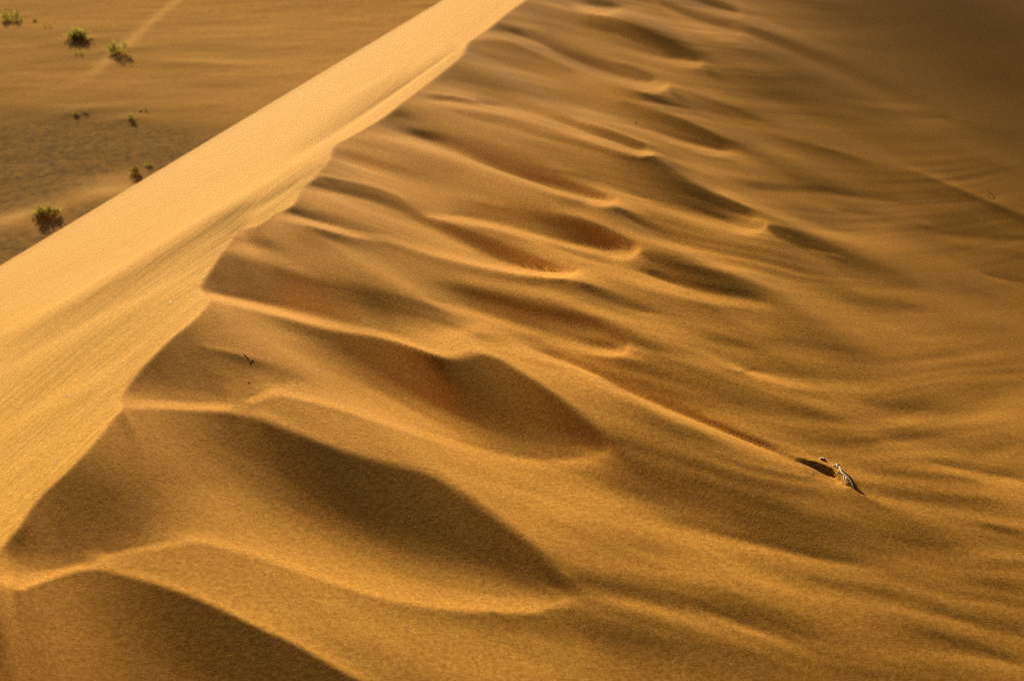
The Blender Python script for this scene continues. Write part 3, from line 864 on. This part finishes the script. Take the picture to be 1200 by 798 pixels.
def floor_material():
    m, nt, b = principled('desert_floor', 1.0, 0.0)
    pos = node(nt, 'ShaderNodeNewGeometry').outputs['Position']
    ga = node(nt, 'ShaderNodeAttribute', attribute_name='gravel'); pa = node(nt, 'ShaderNodeAttribute', attribute_name='pale_sand')
    mp = node(nt, 'ShaderNodeMapping'); mp.inputs['Scale'].default_value = (1.0, .8, 1.0); nt.links.new(pos, mp.inputs['Vector'])
    n1 = node(nt, 'ShaderNodeTexNoise', Scale=2.6, Detail=5.0, Roughness=.9); nt.links.new(mp.outputs[0], n1.inputs['Vector'])
    n2 = node(nt, 'ShaderNodeTexNoise', Scale=.35, Detail=3.0); nt.links.new(mp.outputs[0], n2.inputs['Vector'])
    def rng(sock, a, c, lo=0., hi=1.):
        r = node(nt, 'ShaderNodeMapRange'); r.inputs[1].default_value = a; r.inputs[2].default_value = c; r.inputs[3].default_value = lo; r.inputs[4].default_value = hi
        nt.links.new(sock, r.inputs[0]); return r.outputs[0]
    c = mix_rgb(nt, rng(n1.outputs['Fac'], .35, .65), FLOOR_A, FLOOR_B)
    c = mix_rgb(nt, rng(n2.outputs['Fac'], .4, .7, 0, .4), c, FLOOR_C)
    gm = node(nt, 'ShaderNodeMath', operation='MULTIPLY'); nt.links.new(ga.outputs['Fac'], gm.inputs[0]); nt.links.new(rng(n1.outputs['Fac'], .42, .56, .35, 1.0), gm.inputs[1])
    gm2 = node(nt, 'ShaderNodeMath', operation='MULTIPLY'); nt.links.new(gm.outputs[0], gm2.inputs[0]); gm2.inputs[1].default_value = .85
    c = mix_rgb(nt, gm2.outputs[0], c, GRAVEL)
    c = mix_rgb(nt, pa.outputs['Fac'], c, PALE)
    nt.links.new(c, b.inputs['Base Color'])
    bp = node(nt, 'ShaderNodeBump', Strength=1.0, Distance=.022); nt.links.new(n1.outputs['Fac'], bp.inputs['Height']); nt.links.new(bp.outputs['Normal'], b.inputs['Normal'])
    return m
FLOOR_A = (.44, .245, .072); FLOOR_B = (.76, .43, .135); FLOOR_C = (.50, .29, .10); GRAVEL = (.12, .092, .055); PALE = (.80, .47, .16)
fl = new_mesh('desert_floor', fv, fq, True, floor_material())
for nm, arr in (('gravel', gravel), ('pale_sand', pale)):
    a_ = fl.attributes.new(nm, 'FLOAT', 'POINT'); a_.data.foreach_set('value', arr.ravel().astype(np.float32))
link('desert_floor', fl, kind='structure')

# ------------------------------------------------------------------ desert shrubs on the floor
def plain(name, col, rough=.8, var=.0, scale=40.0):
    m, nt, b = principled(name, rough, .15)
    if var:
        g = node(nt, 'ShaderNodeNewGeometry'); t = node(nt, 'ShaderNodeTexNoise', Scale=scale, Detail=3.0); nt.links.new(g.outputs['Position'], t.inputs['Vector'])
        c = mix_rgb(nt, t.outputs['Fac'], tuple(x*(1-var) for x in col), tuple(min(1, x*(1+var)) for x in col)); nt.links.new(c, b.inputs['Base Color'])
    else: b.inputs['Base Color'].default_value = (*col, 1)
    return m
def leaf(name, col):
    m = plain(name, col, .7, .4, 6.0); nt = m.node_tree; out = nt.nodes['Material Output']; b = nt.nodes['Principled BSDF']
    t = node(nt, 'ShaderNodeBsdfTranslucent'); t.inputs['Color'].default_value = (col[0]*1.5, col[1]*1.7, col[2]*1.0, 1)
    mx = node(nt, 'ShaderNodeMixShader'); mx.inputs[0].default_value = .5
    nt.links.new(b.outputs[0], mx.inputs[1]); nt.links.new(t.outputs[0], mx.inputs[2]); nt.links.new(mx.outputs[0], out.inputs['Surface'])
    return m
LEAF_G = leaf('shrub_leaf_green', (.25, .20, .06))
LEAF_D = leaf('shrub_leaf_dry', (.28, .19, .06))
WOOD = plain('shrub_wood', (.12, .075, .035), .9, .3, 12.0)
rng_ = np.random.default_rng(11)
def tube_mesh(paths, sides=5):
    V, Fq = [], []
    for pts, rad in paths:
        pts = np.asarray(pts, float); n = len(pts); b0 = len(V)
        for i in range(n):
            d = pts[min(i+1, n-1)]-pts[max(i-1, 0)]; d = d/(np.linalg.norm(d)+1e-9)
            a = np.cross(d, [0, 0, 1.]) if abs(d[2]) < .9 else np.cross(d, [1., 0, 0]); a /= np.linalg.norm(a); c = np.cross(d, a)
            for k in range(sides):
                t = 2*math.pi*k/sides; V.append(pts[i]+rad[i]*(a*math.cos(t)+c*math.sin(t)))
        for i in range(n-1):
            for k in range(sides):
                k2 = (k+1) % sides; Fq.append((b0+i*sides+k, b0+i*sides+k2, b0+(i+1)*sides+k2, b0+(i+1)*sides+k))
        for e, ring in ((pts[0], 0), (pts[-1], n-1)):
            ci = len(V); V.append(e)
            for k in range(sides):
                k2 = (k+1) % sides; x, y = b0+ring*sides+k, b0+ring*sides+k2
                Fq.append((ci, y, x, ci) if ring == 0 else (ci, x, y, ci))
    return V, Fq
def poly_mesh(name, V, F, smooth, mat):
    me = bpy.data.meshes.new(name)
    me.from_pydata([tuple(map(float, v)) for v in V], [], [tuple(dict.fromkeys(f)) for f in F]); me.update()
    me.materials.append(mat)
    if smooth: me.polygons.foreach_set('use_smooth', [True]*len(me.polygons))
    return me
def shrub(px_, py_, wpx, hpx, label, dry=False, lean=0.0, clumps=4):
    c = floor_hit(px_, py_); dist = math.hypot(math.hypot(*c), EYE-FLOOR)
    w = wpx/FPX*dist*.9; h = hpx/FPX*dist*.62
    root = bpy.data.objects.new('desert_shrub', None); COL.objects.link(root)
    z = float(floor_z(np.array([c[0]]), np.array([c[1]]))[0])
    root.location = (c[0], c[1], z-.03)
    root['label'] = label; root['category'] = 'shrub'; root['group'] = 'desert shrubs on the sand flat below the dune'
    paths = []; LV, LF = [], []
    cc = [(rng_.uniform(-.36, .36)*w, rng_.uniform(-.25, .25)*w, rng_.uniform(.35, .7)*h, rng_.uniform(.22, .36)) for _ in range(clumps)]
    for k in cc:
        for s_i in range(5):
            tip = np.array([k[0], k[1], 0])+rng_.normal(0, 1, 3)*np.array([.12*w, .12*w, 0]); tip[2] = h*rng_.uniform(.45, .95)
            paths.append(([np.array([0, 0, -.05]), np.array([k[0]*.8, k[1]*.8, .02]), np.array([k[0]*.9+tip[0]*.1, k[1]*.9+tip[1]*.1, tip[2]*.5]), tip], [.006*w+.003, .006*w+.003, .004*w+.002, .002]))
        for q_ in range(75):
            d = rng_.normal(0, 1, 3); d /= np.linalg.norm(d); u = rng_.uniform(.25, 1)**.6*rng_.uniform(.85, 1.15)
            p = np.array([k[0]+d[0]*u*k[3]*w*.75, k[1]+d[1]*u*k[3]*w*.75, abs(d[2])*u*k[2]*1.25+.02])
            d = rng_.normal(0, 1, 3)+np.array([0, 0, .9]); d /= np.linalg.norm(d); sdv = np.cross(d, rng_.normal(0, 1, 3)); sdv /= np.linalg.norm(sdv)
            L_ = rng_.uniform(.07, .13)*min(w, 1.8); wd = L_*.26
            b0 = len(LV); LV += [p-sdv*wd*.3, p+d*L_*.5-sdv*wd, p+d*L_, p+d*L_*.5+sdv*wd]
            LF.append((b0, b0+1, b0+2, b0+3))
    V, F_ = tube_mesh(paths, 4)
    link('stem', poly_mesh('shrub_stem', V, F_, True, WOOD), root)
    link('foliage', poly_mesh('shrub_foliage', LV, LF, False, LEAF_D if dry else LEAF_G), root)
    return root
shrub(13, 25, 24, 28, 'green desert shrub farthest into the top left corner, on the edge of the view', clumps=4)
shrub(40, 26, 10, 6, 'faint low tuft between the corner shrub and the tiny dark tuft', dry=True, clumps=2)
shrub(56, 34, 9, 9, 'tiny dark tuft left of the wide green shrub', dry=True, clumps=2)
shrub(90, 49, 38, 19, 'wide low green shrub, the broadest on the far sand flat', clumps=7)
shrub(93, 65, 11, 12, 'small green tuft just below the wide low shrub', clumps=2)
shrub(138, 66, 25, 27, 'tall rounded green shrub beside the pale sand ridge', clumps=5)
shrub(88, 137, 13, 9, 'small dark green tuft left below the end of the pale ridge', clumps=2)
shrub(101, 134, 8, 6, 'very faint dry tuft right beside the small dark green tuft', dry=True, clumps=2)
shrub(153, 142, 14, 13, 'lone olive tuft on open sand below the tall rounded shrub', clumps=3)
shrub(168, 131, 10, 6, 'faint dry tuft up to the right of the lone olive tuft', dry=True, clumps=2)
shrub(158, 205, 24, 24, 'sparse brownish shrub close to the dune edge', dry=True, clumps=4)
shrub(177, 196, 15, 13, 'small olive tuft touching the sparse brownish shrub by the dune edge', clumps=2)
shrub(54, 256, 32, 24, 'brown dry shrub on a pale sand mound in the dark gravel', dry=True, clumps=6)
shrub(355, 24, 5, 4, 'single dark speck of a tuft on open sand near the top of the slip face', dry=True, clumps=1)

# ------------------------------------------------------------------ twigs and pebbles lying on the dune
BARK = plain('bleached_bark', (.56, .50, .44), .85, .55, 260.0)
DARKW = plain('dark_twig', (.09, .05, .03), .85, .3, 200.0)
STONE = plain('pale_pebble', (.95, .90, .80), .2, .0)
STONE.node_tree.nodes['Principled BSDF'].inputs['Specular IOR Level'].default_value = .8
STONE.node_tree.nodes['Principled BSDF'].inputs['Transmission Weight'].default_value = .85      # clear quartz
STONE_D = plain('dark_pebble', (.12, .08, .05), .8, .1, 400.0)
PXF, PYF = project(FINE.X, FINE.Y, base)
def surf(px_, py_, wind=True):
    k = np.unravel_index(((PXF-px_)**2+(PYF-py_)**2+np.where(FINE.wind == wind, 0, 1e7)).argmin(), PXF.shape)
    return np.array([FINE.X[k], FINE.Y[k], base[k]])
def lump(center, size, seed, mat, name, n=10, rough=.25):
    r_ = np.random.default_rng(seed); V, F_ = [], []
    rows, cols = 7, n
    for i in range(rows+1):
        ph = math.pi*i/rows
        for k in range(cols):
            t = 2*math.pi*k/cols; s_ = 1+r_.uniform(-rough, rough)
            V.append(np.array([math.sin(ph)*math.cos(t)*size[0], math.sin(ph)*math.sin(t)*size[1], math.cos(ph)*size[2]])*s_ if 0 < i < rows else np.array([0, 0, math.cos(ph)*size[2]]))
    for i in range(rows):
        for k in range(cols):
            k2 = (k+1) % cols; F_.append((i*cols+k, (i+1)*cols+k, (i+1)*cols+k2, i*cols+k2))
    me = poly_mesh(name, V, F_, True, mat); return me
def thing(name, label, cat, loc, group=None):
    o = bpy.data.objects.new(name, None); COL.objects.link(o); o.location = tuple(map(float, loc)); o['label'] = label; o['category'] = cat
    if group: o['group'] = group
    return o
# the bleached root: a knob, an arched stem running down into the sand, short hanging rootlets
o0 = surf(982, 547)
tw = thing('bleached_root', 'whitish gnarled dead root arching over the dark hollow in the sand', 'root', o0)
def P(px_, py_, up=0.0): return surf(px_, py_)+np.array([0, 0, up])-o0
arch = [P(975, 546, .000), P(979, 547, .006), P(983, 550, .009), P(986, 555, .008), P(991, 560, .009), P(996, 565, .008), P(1000, 570, .005), P(1004, 575, -.004)]
rad = [.0022, .0038, .0032, .0027, .0031, .0026, .0022, .0012]
V, F_ = tube_mesh([(arch, rad)], 7)
r_ = np.random.default_rng(3); V = [v+r_.normal(0, .0006, 3) for v in V]
link('stem', poly_mesh('root_stem', V, F_, True, BARK), tw)
kn = link('knob', lump(None, (.0048, .0042, .0052), 5, BARK, 'root_knob', rough=.32), tw); kn.location = tuple(P(981, 548, .008))
for (x, y, up), (x2, y2, up2) in (((988, 557, .008), (986, 568, -.002)), ((991, 560, .008), (992, 570, -.003)), ((996, 565, .007), (998, 573, -.003)), ((983, 551, .007), (979, 556, .001))):
    a_, b_ = P(x, y, up), P(x2, y2, up2)
    V, F_ = tube_mesh([([a_, (a_+b_)/2+np.array([.002, 0, .003]), b_], [.0019, .0015, .0009])], 5)
    link('rootlet', poly_mesh('rootlet', V, F_, True, BARK), tw)
# loose flake on the lip
fo = surf(963, 539)
fk = link('bark_flake', lump(None, (.011, .006, .002), 8, BARK, 'bark_flake', n=14, rough=.3)); fk.location = tuple(fo+np.array([0, 0, .0035])); fk.rotation_euler = (.45, .12, -.55)
fk['label'] = 'small white flake of bark on the sand lip left of the dead root'; fk['category'] = 'bark'
# short dark twig on the near slope
p1, p2 = surf(284, 413), surf(291, 421)
st = thing('dark_twig', 'tiny forked dark twig at the end of a sand tail near the crest', 'twig', p1)
V, F_ = tube_mesh([([p1-p1+np.array([-.005, 0, .001]), (p2-p1)*.5+np.array([0, 0, .002]), p2-p1+np.array([0, 0, .002])], [.0006, .0010, .0009])], 5)
link('stem', poly_mesh('twig_stem', V, F_, True, DARKW), st)
V, F_ = tube_mesh([([p2-p1+np.array([-.002, 0, .003]), surf(296, 418)-p1+np.array([0, 0, .0035])], [.0008, .0005])], 5)
link('fork', poly_mesh('twig_fork', V, F_, True, DARKW), st)
# thin dry stems on the far crease, right
A1, B1 = surf(1153, 221), surf(1160, 235)
s1 = thing('dry_stem', 'thin dry stem bent over beside the crease in the slope on the right', 'stem', B1)
mid = (A1-B1)*.5
V, F_ = tube_mesh([([np.array([0, 0, -.004]), mid+np.array([.004, 0, .004]), (A1-B1)+np.array([0, 0, .003])], [.0011, .0010, .0006])], 5)
link('stem', poly_mesh('dry_stem', V, F_, True, DARKW), s1)
for (x, y, wnd, sz, mt, lab) in ((290, 447, True, .0032, STONE, 'tiny white pebble below the forked dark twig'),
        (65, 543, False, .0034, STONE, 'tiny white pebble low on the bright slip face near the crest'),
        (77, 465, False, .0036, STONE, 'tiny white pebble on the slip face, second from the bottom'),
        (200, 355, False, .0034, STONE, 'tiny white pebble on the slip face beside the crest notch'),
        (41, 580, False, .0028, STONE, 'smallest white pebble at the lowest left edge of the crest'),
        (744, 144, True, .0055, STONE_D, 'small dark pebble among the footprint hollows at the upper middle')):
    p = surf(x, y, wnd)
    o = link('pebble', lump(None, (sz, sz*.85, sz*.7), int(x), mt, 'pebble', rough=.2)); o.location = tuple(p+np.array([0, 0, sz*.45]))
    o['label'] = lab; o['category'] = 'pebble'
print('done t=%.1f' % (time.time()-T0))
